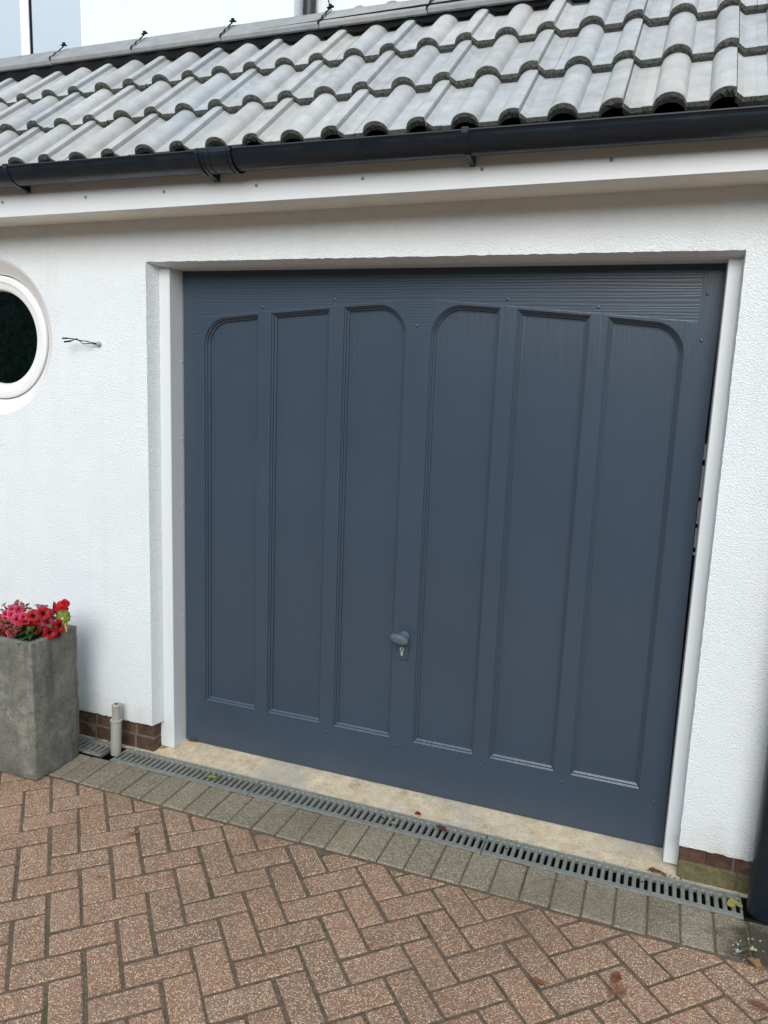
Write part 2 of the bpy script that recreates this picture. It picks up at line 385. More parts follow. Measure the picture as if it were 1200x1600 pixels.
sheet(mb, -60, 60, -3.4, YS1+.001, -.0048); sheet(mb, -60, 60, -60, -3.4, -.0075); sheet(mb, -60, 60, .3, 40, -.09); sheet(mb, -60, -3.2, YS1+.001, .3, -.0075); sheet(mb, 4.3, 60, YS1+.001, .3, -.0075)
tag(mb.build('ground', SAND), None, None, None, 'structure')
# threshold slab
mb = MB(); nx, ny = 150, 26
V = []; rs = random.Random(5)
def th(x, y):
    t = max(0, min(1, (y+.004)/.16)); return -.002+.013*t
xs = [-.005+2.245*i/nx for i in range(nx+1)]; ys = [-.006+.46*j/ny for j in range(ny+1)]
for j, yy in enumerate(ys):
    for i, xx in enumerate(xs):
        jit = rs.uniform(-.003, .002) if j == 0 else 0
        V.append((xx, yy+jit, th(xx, yy)+rs.uniform(-.0007, .0007)))
F = [[j*(nx+1)+i, j*(nx+1)+i+1, (j+1)*(nx+1)+i+1, (j+1)*(nx+1)+i] for j in range(ny) for i in range(nx)]
mb.add(V, F, 0, smooth=True)
mb.strip([V[i] for i in range(nx+1)], [(V[i][0], V[i][1], -.05) for i in range(nx+1)])
sheet(mb, -3.2, -.007, -.006, .3, -.004); sheet(mb, 2.242, 4.3, -.006, .3, -.004)
tag(mb.build('pavement', CONC), 'worn cream concrete threshold in front of garage door', None, None, 'structure')

# ------------------------------------------------------------------ house
house = empty('house', (1.1, .2, 0)); HP = Vector(house.location)
tag(house, 'white rendered house with grey tiled garage roof and slate blue garage door', 'house')
def part(mb, name, mats, parent=None, label=None, recalc=False):
    p = parent or house
    o = mb.build(name, mats, p, recalc)
    if p is house: o.matrix_parent_inverse = Matrix.Translation(-HP)
    if label: o['label'] = label
    return o
rj = random.Random(11)
SL = .011                                  # the eaves climb very slightly to the right
def zf(x): return SL*(x-1.0)
# ---- front wall with garage opening and round window hole
Wo, Hs, ZB, ZT = 2.2242, 2.141, .131, 2.34
xl, xr, yf, yd = .0677, 2.181, .0675, .1557
wc = (-.835, 1.83); wr = .345; fr = .277
def jl(a, b, step, ax, amp):               # points a->b with small jitter along axis ax
    n = max(1, int((Vector(b)-Vector(a)).length/step)); o = []
    for i in range(n):
        p = [a[k]+(b[k]-a[k])*i/n for k in range(3)]
        if i: p[ax] += rj.uniform(-amp, amp)
        o.append(tuple(p))
    return o
outer = jl((-3.2, 0, ZB), (0, 0, ZB), .012, 2, .0022)+jl((0, 0, ZB), (0.002, 0, Hs), .02, 0, .0005)+jl((0.002, 0, Hs), (Wo, 0, Hs), .016, 2, .0014) \
    + jl((Wo, 0, Hs), (Wo, 0, ZB), .02, 0, .0010)+jl((Wo, 0, ZB), (2.9, 0, ZB), .012, 2, .0022)+[(2.9, 0, ZB), (2.9, 0, ZT), (-3.2, 0, ZT)]
N = 96
circ = [(wc[0]+wr*math.cos(2*math.pi*i/N), 0, wc[1]+wr*math.sin(2*math.pi*i/N)) for i in range(N)]
mb = MB(); mb.holed([outer, circ])
k0 = len(jl((-3.2, 0, ZB), (0, 0, ZB), .012, 2, 0))
low1 = outer[:k0+1]; 
iA = k0; nB = len(jl((0, 0, ZB), (0, 0, Hs), .02, 0, 0)); nC = len(jl((0, 0, Hs), (Wo, 0, Hs), .016, 2, 0)); nD = len(jl((Wo, 0, Hs), (Wo, 0, ZB), .02, 0, 0))
left = outer[iA:iA+nB+1]; top = outer[iA+nB:iA+nB+nC+1]; right = outer[iA+nB+nC:iA+nB+nC+nD+1]; low2 = outer[iA+nB+nC+nD:-2]
mb.strip(low1, [(p[0], .02, p[2]+.002) for p in low1])
mb.strip(left, [(p[0]+.0166, yf+.004, p[2]) for p in left])
mb.strip(top, [(p[0], yf+.004, p[2]-.010) for p in top])
mb.strip(right, [(p[0]-.004, yf+.004, p[2]) for p in right])
mb.strip(low2, [(p[0], .02, p[2]+.002) for p in low2])
mb.strip([(-.0, 0.0, ZB), (.0, .02, ZB+.002)], [(.0166, yf+.004, ZB), (.0166, yf+.004, ZB+.002)])
# body behind and the side walls, so that the building is solid from other places
mb.add([(-3.2, 0, 0), (-3.2, 4, 0), (-3.2, 4, 3.2), (-3.2, 0, 2.34)], [[0, 1, 2, 3]]); mb.add([(2.9, 0, 0), (2.9, 4, 0), (2.9, 4, 3.2), (2.9, 0, 2.34)], [[0, 1, 2, 3]])
wall = part(mb, 'wall', RENDER)
# tapered render collar round the window
mb = MB()
ring = lambda r, y, c=wc: [(c[0]+r*math.cos(2*math.pi*i/N), y, c[1]+r*math.sin(2*math.pi*i/N)) for i in range(N)]
mb.strip(ring(wr, 0.0), ring(wr-.012, .006), closed=True, smooth=True); mb.strip(ring(wr-.012, .006), ring(fr+.001, .050), closed=True, smooth=True); mb.strip(ring(fr+.001, .050), ring(fr+.001, .09), closed=True)
part(mb, 'window_reveal', m_white('smooth_render', (.80, .80, .79), .7, .4))
# ---- round window
win = MB(); prof = [(fr-.004, .075), (fr-.004, .040), (fr-.012, .036), (fr-.030, .035), (fr-.036, .040), (fr-.060, .046), (fr-.066, .050), (fr-.072, .066), (fr-.072, .08)]
for a, b in zip(prof[:-1], prof[1:]): win.strip(ring(a[0], a[1]), ring(b[0], b[1]), closed=True, smooth=True)
wob = part(win, 'window', UPVC, label='round white porthole window frame')
k = MT('obscure_glass', .12, .5); pn = k.voro(46, 'SMOOTH_F1'); n2 = k.noise(30, 4, dist=1.5)
k.col(k.mix(k.ramp(n2, (.4, 0), (.7, 1)), (.001, .003, .003), (.004, .010, .009))); k.bump(k.math('ADD', pn, k.math('MULTIPLY', n2, 1.2)), .15, .003)
g = MB(); g.add(ring(fr-.07, .068), [list(range(N))]); pane = g.build('pane', k.mat, wob)
# ---- plinth
mb = MB()
mb.box((-3.2, .022, -.05), (-.008, .06, .128), mat=2); mb.box((-.04, .0225, -.05), (-.0045, .12, .1275), mat=2)
mb2 = MB(); mb2.box((2.236, .024, -.05), (2.9, .06, .128), mat=2)
rb = random.Random(2)
def pb(x0, x1, y0, y1, z0, z1, mat=0, t=1.0, c=None):
    (mb2 if x0 > 1 else mb).box((x0, y0, z0), (x1, y1, z1), .003, mat, c or (t, t*.95, t*.9))
for (z0, z1, off) in ((.066, .1275, .103), (-.012, .056, .11)):
    x = -.004-off
    pb(-.004-off+.010, -.002, .0195, .10, z0, z1, 0, .8)
    while x > -3:
        t = rb.uniform(.55, .95); pb(x-.215, x, .0195, .05, z0, z1, 0, t, (t, t*.95, t*.88)); x -= .225
for x0, x1, t in ((2.229, 2.236+.075, 1.1), (2.314, 2.40, .9), (2.41, 2.62, 1.2), (2.63, 2.85, 1)):
    pb(x0, x1, .0195, .05, .068, .127, 0, t, (t*.92, t*.80, t*.78))
pb(2.229, 2.42, .017, .05, -.012, .064, 1); pb(2.425, 2.85, .0175, .05, -.012, .064, 1)
part(mb, 'plinth', [BRICK, MOSS, MORTAR], label='dark brown brick plinth beside the planter'); part(mb2, 'plinth', [BRICK, MOSS, MORTAR], label='red and mossy green brick plinth beside the black downpipe')

# ---- door frame
mb = MB()
mb.box((-.05, yf, .006), (xl, .22, 2.125), .0025); mb.box((xr, yf, .012), (2.27, .22, 2.125), .0025); mb.box((-.06, yf+.001, 2.1255), (2.28, .22, 2.24), .002)
mb.box((xl+.001, .215, 0), (xl+.02, .23, 2.12)); 
fo = part(mb, 'door_frame', FRAME, label='white painted timber frame around the garage door')
for (px_, pz) in ((xl, 1.75), (xl, 1.42), (xl, 1.13), (xl, .62)):
    b_ = MB(); b_.tube([(px_-.002, yd-.012, pz), (px_+.004, yd-.012, pz)], [.005, .003], 8); s_ = b_.build('screw_head', SCREW, fo)
# ---- garage door
DB = .013
def rz(x): return 2.0055-.0775*abs(x-1.1275)-.001  # slightly arched line of panel tops
door = MB()
def panel_outline(x0, x1, arc):
    z0 = .226; pts = []
    def arcpts(cx, cz, r, a0, a1, n=14): return [(cx+r*math.cos(R(a0+(a1-a0)*i/n)), cz+r*math.sin(R(a0+(a1-a0)*i/n))) for i in range(n+1)]
    pts = [(x0, z0), (x1, z0)]; r = .112
    if arc == 'R': zt = rz(x1-r)-.002; pts += arcpts(x1-r, zt-r, r, 0, 90)
    else: pts += [(x1, rz(x1))]
    if arc == 'L': zt = rz(x0+r)-.002; pts += arcpts(x0+r, zt-r, r, 90, 180)
    else: pts += [(x0, rz(x0))]
    return pts
panels = [(.178, .434, 'L'), (.496, .754, ''), (.818, 1.077, 'R'), (1.178, 1.437, 'L'), (1.501, 1.759, ''), (1.821, 2.077, 'R')]
def offset(P, d):
    n = len(P); o = []
    for i in range(n):
        a, b, c = Vector(P[i-1]), Vector(P[i]), Vector(P[(i+1) % n])
        e1 = (b-a).normalized(); e2 = (c-b).normalized(); n1 = Vector((-e1.y, e1.x)); n2 = Vector((-e2.y, e2.x))
        k = (n1+n2); k = k/max(.2, k.dot(n1)) if k.length > 1e-6 else n1
        o.append((b.x+k.x*d, b.y+k.y*d))
    return o
bow = [(2.179, DB), (2.176, .35), (2.173, .8), (2.171, 1.2), (2.172, 1.5), (2.176, 1.8), (2.180, 2.0), (2.181, 2.14)]
face = [(.0735, DB)]+bow+[(.0735, 2.14)]
outl = [panel_outline(*p) for p in panels]
door.holed([[(p[0], yd, p[1]) for p in face]]+[[(p[0], yd, p[1]) for p in o] for o in outl])
door.strip([(p[0], yd, p[1]) for p in face], [(p[0], yd+.045, p[1]) for p in face], closed=True)
door.add([(p[0], yd+.045, p[1]) for p in face], [list(range(len(face)))])
dob = part(door, 'garage_door', DOOR, label='slate blue timber garage door with six tall moulded panels')
mprof = [(0, 0), (.0005, .0058), (.0066, .0100), (.0070, .0168), (.0082, .0168), (.0146, .0208), (.0150, .0275), (.0235, .0280)]
for o in outl:
    pm = MB(); rings = []
    for ins, dep in mprof: rings.append([(p[0], yd+dep, p[1]) for p in offset(o, ins)])
    for a, b in zip(rings[:-1], rings[1:]): pm.strip(a, b, closed=True)
    pm.holed([rings[-1]]); pm.build('door_panel', DOOR, dob)
for (sx, sz) in ((.126, 2.026), (.125, 1.873), (.457, 1.98), (.776, 2.010), (1.119, 1.913), (1.461, 2.012), (1.783, 1.984), (2.131, 2.028), (2.128, 1.876), (1.103, .199), (.466, .199), (.787, .199), (1.47, .195), (1.79, .195), (2.13, .19), (.12, .19)):
    b_ = MB(); b_.tube([(sx, yd+.001, sz), (sx, yd-.0012, sz), (sx, yd-.0026, sz), (sx, yd-.003, sz)], [.0065, .0065, .0045, .001], 10); b_.build('screw_head', DOOR, dob)
# pale bits of the side track seen through the gap at the right edge
b_ = MB()
for (za, zb_) in ((1.165, 1.235), (1.25, 1.33), (1.345, 1.455), (1.475, 1.53)): b_.box((2.1735, yd+.012, za), (2.1805, yd+.03, zb_), .0008)
b_.box((2.1735, yd+.010, 1.140), (2.1805, yd+.014, 1.150), 0)
b_.build('guide_track', STEEL, dob)
# lock plate and knob
def rrect(cx, cz, w, h, r, n=5):
    o = []
    for (sx, sz, a) in ((1, -1, -90), (1, 1, 0), (-1, 1, 90), (-1, -1, 180)):
        for i in range(n+1):
            t = R(a+90*i/n); o.append((cx+sx*(w/2-r)+r*math.cos(t), cz+sz*(h/2-r)+r*math.sin(t)))
    return o
lp = MB(); P0 = rrect(1.1205, .640, .050, .116, .013); P1 = rrect(1.1205, .640, .045, .111, .011)
lp.strip([(p[0], yd, p[1]) for p in P0], [(p[0], yd-.005, p[1]) for p in P0], closed=True); lp.strip([(p[0], yd-.005, p[1]) for p in P0], [(p[0], yd-.008, p[1]) for p in P1], closed=True); lp.add([(p[0], yd-.008, p[1]) for p in P1], [list(range(len(P1)))])
# europrofile lock: round barrel above a slot
lp.tube([(1.119, yd-.006, .627), (1.119, yd-.0105, .627)], .0085, 16, 1); lp.box((1.1145, yd-.0105, .600), (1.1235, yd-.006, .622), .001, 1)
lp.tube([(1.119, yd-.0102, .628), (1.119, yd-.0112, .628)], .0042, 10, 2); lp.box((1.1182, yd-.0112, .6195), (1.1198, yd-.0103, .629), 0, 2)
lp.build('lock_plate', [DOOR, STEEL, BLACKM], dob)
kb = MB(); kc = Vector((1.123, yd-.058, .688)); kb.tube([(1.127, yd-.006, .684), (1.127, yd-.012, .684), (1.126, yd-.018, .685), (1.125, yd-.044, .686)], [.021, .020, .0125, .013], 18)
rot = Matrix.Rotation(R(12), 3, 'Y') @ Matrix.Rotation(R(16), 3, 'X')
rr = []
for (yy, s_) in ((.010, .55), (.004, .90), (0, 1.0), (-.006, 1.0), (-.011, .93), (-.014, .72), (-.015, .40), (-.0155, .02)):
    rr.append([tuple(kc+rot @ Vector((.039*s_*math.cos(2*math.pi*i/32), yy, .0205*s_*math.sin(2*math.pi*i/32)))) for i in range(32)])
for a, b in zip(rr[:-1], rr[1:]): kb.strip(a, b, closed=True, smooth=True)
kb.add(rr[0], [list(range(32))]); kb.build('door_knob', m_plastic('knob_paint', (.085, .115, .150), .28), dob)
# dark garage interior
mb = MB(); mb.add([(-.06, .21, 0), (2.28, .21, 0), (2.28, .21, 2.2), (-.06, .21, 2.2)], [[0, 1, 2, 3]]); part(mb, 'garage_interior', BLACKM)

# ---- soffit, fascia
FY = -.185
mb = MB(); x0, x1 = -3.3, 3.1
def shear_box(mb, x0, x1, y0, y1, z0, z1, mat=0, n=40):
    pts = lambda y, z: [(x0+(x1-x0)*i/n, y, z+zf(x0+(x1-x0)*i/n)) for i in range(n+1)]
    a, b, c, d = pts(y0, z0), pts(y1, z0), pts(y1, z1), pts(y0, z1)
    for p, q in ((a, b), (b, c), (c, d), (d, a)): mb.strip(p, q, mat)
    for p in (0, n): mb.add([a[p], b[p], c[p], d[p]], [[0, 1, 2, 3]], mat)
shear_box(mb, x0, x1, FY+.018, .02, 2.3165, 2.34); part(mb, 'soffit', SOFFIT)
mb = MB(); shear_box(mb, x0, x1, FY, FY+.018, 2.3125, 2.452)
fas = part(mb, 'fascia', WHITE, label='white fascia board under the gutter')
for (sx, sz) in ((-.545, 2.353), (-.128, 2.354), (.23, 2.358), (.617, 2.361), (1.02, 2.364), (1.425, 2.371), (1.818, 2.376)):
    b_ = MB(); b_.tube([(sx, FY+.001, sz), (sx, FY-.0015, sz), (sx, FY-.0025, sz)], [.0065, .006, .003], 12)
    s_ = b_.build('nail_head', BUTT, fas)

# ---- gutter
GC = (-.2440, 2.452); GR = .056
mb = MB(); prof = []
for i in range(19):
    a = R(180+180*i/18); prof.append((GC[0]-GR*math.cos(a)*-1, GC[1]+GR*math.sin(a)))
prof = [(GC[0]+GR*math.cos(R(180+180*i/18)), GC[1]+GR*1.0*math.sin(R(180+180*i/18))) for i in range(19)]
lipF = (GC[0]-GR, GC[1]); inner = [(GC[0]+(GR-.003)*math.cos(R(180+180*i/18)), GC[1]+(GR-.003)*math.sin(R(180+180*i/18))) for i in range(19)]
full = [(lipF[0]+.006, lipF[1]+.001), (lipF[0]+.005, lipF[1]+.006), (lipF[0]-.001, lipF[1]+.006), (lipF[0]-.002, lipF[1])]+prof+[(GC[0]+GR, GC[1]+.01), (GC[0]+GR-.003, GC[1]+.01)]+inner[::-1]
zg = lambda x: .0012*(x-1)
nx = 24; gx = [-3.3+6.4*i/nx for i in range(nx+1)]
for i in range(nx): mb.strip([(gx[i], p[0], p[1]+zg(gx[i])) for p in full], [(gx[i+1], p[0], p[1]+zg(gx[i+1])) for p in full], closed=True, smooth=True)
gut = part(mb, 'gutter', BLACK, label='black half round plastic gutter')
def gband(mb, xa, xb, g0, g1, lip=True):     # band wrapped round the gutter, from radius GR+g0 to GR+g1
    A = []; B = []
    for i in range(21):
        a = R(176+186*i/20); A.append((GC[0]+(GR+g0)*math.cos(a), GC[1]+.004+(GR+g0)*math.sin(a)-.003)); B.append((GC[0]+(GR+g1)*math.cos(a), GC[1]+.004+(GR+g1)*math.sin(a)-.003))
    L = A+B[::-1]
    mb.strip([(xa, p[0], p[1]+zg(xa)) for p in L], [(xb, p[0], p[1]+zg(xb)) for p in L], closed=True)
    for X in (xa, xb): mb.add([(X, p[0], p[1]+zg(X)) for p in L], [[i, i+1, 41-i-1, 41-i] for i in range(20)])
    if lip: mb.box((xa, GC[0]-GR-.004, GC[1]+.003+zg(xa)), (xb, GC[0]-GR+.010, GC[1]+.011+zg(xa)), .001)
def spur(mb, xa, xb):                         # the arm that runs back to the fascia
    pts = [(GC[0]-.020, GC[1]-GR-.001), (GC[0]+.030, GC[1]-GR-.011), (FY-.0005, GC[1]-GR-.016), (FY-.0005, GC[1]-.01), (GC[0]+.040, GC[1]-.042), (GC[0]+.0, GC[1]-GR+.0)]
    V = [(xa, p[0], p[1]) for p in pts]+[(xb, p[0], p[1]) for p in pts]; n = len(pts)
    mb.add(V, [list(range(n)), list(range(n, 2*n))[::-1]]+[[i, (i+1) % n, n+(i+1) % n, n+i] for i in range(n)])
for bx in (1.395, -.405, -1.3, 2.95):
    b_ = MB(); gband(b_, bx-.011, bx+.011, .0004, .004); spur(b_, bx-.008, bx+.008); b_.build('gutter_bracket', BLACK, gut)
b_ = MB(); gband(b_, .445, .585, .0006, .0040); gband(b_, .445, .457, .0004, .0085); gband(b_, .575, .585, .0004, .0075); gband(b_, .468, .474, .0004, .006, False); gband(b_, .492, .497, .0004, .006, False); gband(b_, .563, .567, .0004, .006, False); spur(b_, .449, .470)
b_.build('gutter_union', BLACK, gut)
# ---- downpipe beside the door
mb = MB(); dp = (2.502, -.079); mb.tube([(dp[0], dp[1], .008), (dp[0], dp[1], 2.39)], .055, 36)
mb.tube([(dp[0], dp[1], 1.84), (dp[0], dp[1], 1.92)], .060, 36); mb.box((dp[0]-.03, dp[1]+.03, 1.86), (dp[0]+.03, 0, 1.90), .002)
part(mb, 'downpipe', BLACK, label='thick black downpipe beside the right end of the wall')

# ---- roof of double-roll interlocking tiles
PA = R(41.4); G = .3356; TL = .418; TH = .029
X0 = .018; Y0, Z0 = -.2348, 2.5243
cs, sn = math.cos(PA), math.sin(PA)
rt = random.Random(21)
def roll(u, w=.0455, h=.034):
    u = abs(u)
    if u >= w: return 0.0
    t = u/w; return h*math.sqrt(max(0, 1-t*t))**1.15 if t < .86 else h*max(0, (1-t)/.14)*.44
HR = .034
def prof_h(s):                      # s 0..0.30 across one tile; plain roll at .075, seamed roll at .225
    return roll(s-.075), roll(s-.225)
def smp():
    S_ = []
    for c in (.075, .225):
        S_ += [c-.0415, c-.0385, c-.035, c-.029, c-.021, c-.012, c-.004, c+.004, c+.012, c+.021, c+.029, c+.035, c+.0385, c+.0415]
    return S_
def hh(s):
    a = roll(s-.075)
    d = s-.225
    b = roll(d)
    if d > .0212: b = max(0, (.043-d)/.022)*.019         # the overlapped right flank sits lower and flat, past the seam
    return max(a, b)
def pt(x, L, nrm):                  # point on the roof: x across, L up the slope, nrm out of it
    return (x, Y0+L*cs-nrm*sn+.004*(x-1)*0, Z0+L*sn+nrm*cs+zf(x)*1.15)
mb = MB()
SS = [.0, .012, .0295, .0315, .0350, .040, .046, .054, .063, .071, .079, .087, .096, .104, .110, .115, .1185, .1205, .15, .1795, .1815, .185, .190, .196, .204, .213, .221, .229, .237, .2425, .2460, .2465, .2490, .2495, .256, .2675, .270, .285, .300]
ti = 0
for c in range(4):
    for i in range(-12, 12):
        xa = X0-.075+.30*i+.150     # puts the seamed roll on odd positions
        jx = rt.uniform(-.001, .001); jl_ = rt.uniform(-.004, .004); jn = rt.uniform(-.001, .001)
        t = rt.uniform(.91, 1.06); w = rt.uniform(-.025, .025); col = (t*(1+w), t, t*(1-w))
        ln = TL if c < 3 else .05
        rows = []
        for L in (0.0, .004, .2, ln):
            row = []
            for s in SS:
                h = hh(s)-HR; seam = 0
                if .2462 < s < .2492: seam = -.013
                nr = h+seam-TH*L/G+jn - (.0025 if L == 0 else 0)
                row.append(pt(xa+s+jx, c*G+L+jl_, nr))
            rows.append(row)
        for a, b in zip(rows[:-1], rows[1:]): mb.strip(a, b, 0, col, smooth=False)
        # ragged mossy front edge and underside
        und = []; mid = []
        for s in SS:
            h = hh(s)-HR; q = roll(s-.075, .034, .027)+roll(s-.225, .034, .027)
            th_ = TH+.003; base = min(h, -HR+q+.004) if (c == 0) else h
            rag = rt.uniform(-.0012, .0012)+(rt.uniform(-.007, .003) if .205 < s < .246 else 0)
            und.append(pt(xa+s+jx, c*G+jl_+.001, h-th_+.001*0)); mid.append(pt(xa+s+jx, c*G+jl_-.003+rag*.5, h-th_*.45+rag))
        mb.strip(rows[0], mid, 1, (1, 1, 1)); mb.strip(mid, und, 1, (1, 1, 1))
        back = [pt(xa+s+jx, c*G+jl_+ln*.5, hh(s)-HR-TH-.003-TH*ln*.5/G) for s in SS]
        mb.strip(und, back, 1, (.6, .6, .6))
roof = part(mb, 'roof', [TILE, NOSE], label='grey double roll tiles laid in overlapping courses')
# roof body under the tiles
mb = MB(); a = pt(-3.3, .03, -.072); b = pt(3.1, .03, -.072); c_ = pt(3.1, 3*G+.02, -.10); d = pt(-3.3, 3*G+.02, -.10)
mb.add([a, b, c_, d, (3.1, 3.0, 2.6), (-3.3, 3.0, 2.6)], [[0, 1, 2, 3]]); mb.add([(-3.3, FY+.001, 2.452+zf(-3.3)), (3.1, FY+.001, 2.452+zf(3.1)), b, a], [[0, 1, 2, 3]]); mb.build('underlay', BLACKM, roof)
mb = MB(); mb.box((0, 0, 0), (1, 1, 1))
# dark ventilated strip under the ridge
mb = MB(); A = []; B = []; D_ = []
n = 330; rk = random.Random(9)
for i in range(n+1):
    x = -3.3+6.4*i/n; ph = ((x-X0+.0) % .15); sag = -.030*max(0, math.sin(math.pi*ph/.15))**.7
    A.append(pt(x, 3*G-.045, sag-.012-.0)); B.append(pt(x, 3*G-.008, .012)); 
mb.strip(A, B, 0, smooth=True); mb.build('ridge_filler', BLACKM, roof)
# ridge pieces: angled tile with a front and a back slope
RY, RZ = .492, 3.171
jx_ = [-.906+.4755*k for k in range(-5, 6)]
ridge_h = .150; ra = R(40)
for a_, b_x in zip(jx_[:-1], jx_[1:]):
    mb = MB(); t = rt.uniform(.62, .74)
    e = [(RY, RZ-.018), (RY-.004, RZ-.004), (RY+.002, RZ+.004), (RY+ridge_h*math.cos(ra)-.012, RZ+ridge_h*math.sin(ra)-.010), (RY+ridge_h*math.cos(ra), RZ+ridge_h*math.sin(ra)-.004), (RY+ridge_h*math.cos(ra)+.014, RZ+ridge_h*math.sin(ra)-.012), (RY+2*ridge_h*math.cos(ra), RZ), (RY+2*ridge_h*math.cos(ra)-.01, RZ-.015), (RY+ridge_h*math.cos(ra), RZ+ridge_h*math.sin(ra)-.028), (RY+.012, RZ-.020)]
    xs_ = [a_+.002, b_x-.003]
    dz = rt.uniform(-.002, .002)
    L = [[(X, p[0], p[1]+zf(X)*.2+dz) for p in e] for X in xs_]
    mb.strip(L[0], L[1], 0, (t, t, t), closed=True); mb.add(L[0], [list(range(len(e)))]); mb.add(L[1], [list(range(len(e)))[::-1]])
    mb.build('ridge_tile', m_ridge if 'm_ridge' in globals() else TILE, roof)
# strap clips over the ridge joints
for kx in jx_[1:-1]:
    mb = MB(); sl = lambda t, up: (RY+ridge_h*t*math.cos(ra)-up*math.sin(ra), RZ+ridge_h*t*math.sin(ra)+up*math.cos(ra))
    def ribbon(P, w):
        for (p, q) in zip(P[:-1], P[1:]):
            A_ = [Vector(p)+Vector((-w/2, 0, 0)), Vector(p)+Vector((w/2, 0, 0)), Vector(q)+Vector((w/2, 0, 0)), Vector(q)+Vector((-w/2, 0, 0))]
            n_ = (A_[1]-A_[0]).cross(A_[2]-A_[1]).normalized()*.0025
            V = A_+[v+n_ for v in A_]; mb.add(V, [[0, 1, 2, 3], [7, 6, 5, 4], [0, 4, 5, 1], [1, 5, 6, 2], [2, 6, 7, 3], [3, 7, 4, 0]])
    P = []
    for i, (t, up, dx) in enumerate(((-.04, -.004, -.004), (.03, .006, -.003), (.18, .005, .003), (.34, .009, .0), (.50, .006, .004), (.64, .010, .003), (.74, .012, .006), (.80, .017, .008))):
        yy, zz = sl(t, up); P.append((kx+dx+rk.uniform(-.002, .002), yy, zz))
    ribbon(P, .008); e_ = P[-1]
    mb.box((e_[0]-.012, e_[1]-.008, e_[2]-.0025), (e_[0]+.020, e_[1]+.004, e_[2]+.0020), .001, M=Matrix.Translation(Vector(e_)) @ Matrix.Rotation(R(rk.uniform(-9, 14)), 4, 'Y') @ Matrix.Translation(-Vector(e_)))
    mb.box((e_[0]-.004, e_[1]-.006, e_[2]+.003), (e_[0]+.010, e_[1]+.004, e_[2]+.012), .001)
    mb.build('ridge_clip', DARK, roof)
# back slope behind the ridge
mb = MB(); mb.add([(-3.3, RY+.12, RZ+.06), (3.1, RY+.12, RZ+.06), (3.1, 1.4, 2.62), (-3.3, 1.4, 2.62)], [[0, 1, 2, 3]]); mb.build('back_slope', TILE, roof)

# ---- upper storey
UY = 1.2; xc = .033; wz0, wz1, wx0, wx1 = 2.95, 4.55, -2.9, -1.332
mb = MB()
mb.holed([[(-3.2, UY, 2.3), (xc, UY, 2.3), (xc, UY, 5.2), (-3.2, UY, 5.2)], [(wx0, UY, wz0), (wx1, UY, wz0), (wx1, UY, wz1), (wx0, UY, wz1)]])
mb.add([(xc, UY, 2.3), (xc, UY+.15, 2.3), (xc, UY+.15, 5.2), (xc, UY, 5.2)], [[0, 1, 2, 3]]); mb.add([(xc, UY+.15, 2.3), (4.5, UY+.15, 2.3), (4.5, UY+.15, 5.2), (xc, UY+.15, 5.2)], [[0, 1, 2, 3]])
for q in ([(wx1, wz0), (wx1, wz1)], [(wx0, wz1), (wx0, wz0)], [(wx0, wz1), (wx1, wz1)], [(wx0, wz0), (wx1, wz0)]): mb.add([(q[0][0], UY, q[0][1]), (q[1][0], UY, q[1][1]), (q[1][0], UY+.03, q[1][1]), (q[0][0], UY+.03, q[0][1])], [[0, 1, 2, 3]])
mb.add([(-3.2, UY, 2.3), (-3.2, 5, 2.3), (-3.2, 5, 5.2), (-3.2, UY, 5.2)], [[0, 1, 2, 3]]); mb.add([(4.5, UY+.15, 2.3), (4.5, 5, 2.3), (4.5, 5, 5.2), (4.5, UY+.15, 5.2)], [[0, 1, 2, 3]]); mb.add([(-3.2, UY, 5.2), (4.5, UY, 5.2), (4.5, 5, 5.2), (-3.2, 5, 5.2)], [[0, 1, 2, 3]])
part(mb, 'upper_wall', RENDER)
mb = MB(); W_ = .045
mb.box((wx0, UY+.006, wz0), (wx0+W_, UY+.06, wz1), .003); mb.box((wx1-.014, UY+.006, wz0), (wx1, UY+.06, wz1), .003); mb.box((wx0+W_, UY+.006, wz0), (wx1-.014, UY+.06, wz0+.05), .003); mb.box((wx0+W_, UY+.006, wz1-.05), (wx1-.014, UY+.06, wz1), .003)
mb.box((-1.785, UY-.004, wz0+.05), (-1.722, UY+.06, wz1-.05), .004); mb.box((-1.7215, UY+.006, wz0+.05), (-1.712, UY+.05, wz1-.05), 0, 1)
uw = part(mb, 'window', [UPVC, BLACKM], label='upstairs white framed window showing clouds reflected')
k = MT('sky_reflecting_glass', .03, .5); k.col((.16, .22, .27)); gl = k.n('ShaderNodeBsdfGlossy', {'Color': (.95, .97, 1, 1), 'Roughness': .01}); ms = k.n('ShaderNodeMixShader', {0: .5})
k.t.links.new(k.b.outputs[0], ms.inputs[1]); k.t.links.new(gl.outputs[0], ms.inputs[2]); k.t.links.new(ms.outputs[0], k.t.nodes['Material Output'].inputs['Surface'])
for (a, b) in ((wx0+W_, -1.786), (-1.711, wx1-.015)):
    g = MB(); g.add([(a, UY+.012, wz0+.05), (b, UY+.012, wz0+.05), (b, UY+.012, wz1-.05), (a, UY+.012, wz1-.05)], [[0, 1, 2, 3]]); g.build('pane', k.mat, uw)
mb = MB(); mb.tube([(xc+.034, UY+.112, 2.4), (xc+.034, UY+.112, 5.2)], .0335, 24); part(mb, 'downpipe', m_plastic('dark_grey_plastic', (.016, .019, .022), .5), label='dark grey downpipe beside the corner of the upper wall')
mb = MB(); mb.tube([(.165, UY+.14, 3.72), (.175, UY+.10, 3.66), (.200, UY+.09, 3.60), (.212, UY+.10, 3.54), (.214, UY+.12, 3.46)], .0030, 6); part(mb, 'wire', BLACKM, label='thin black wire curling in front of the upper wall')

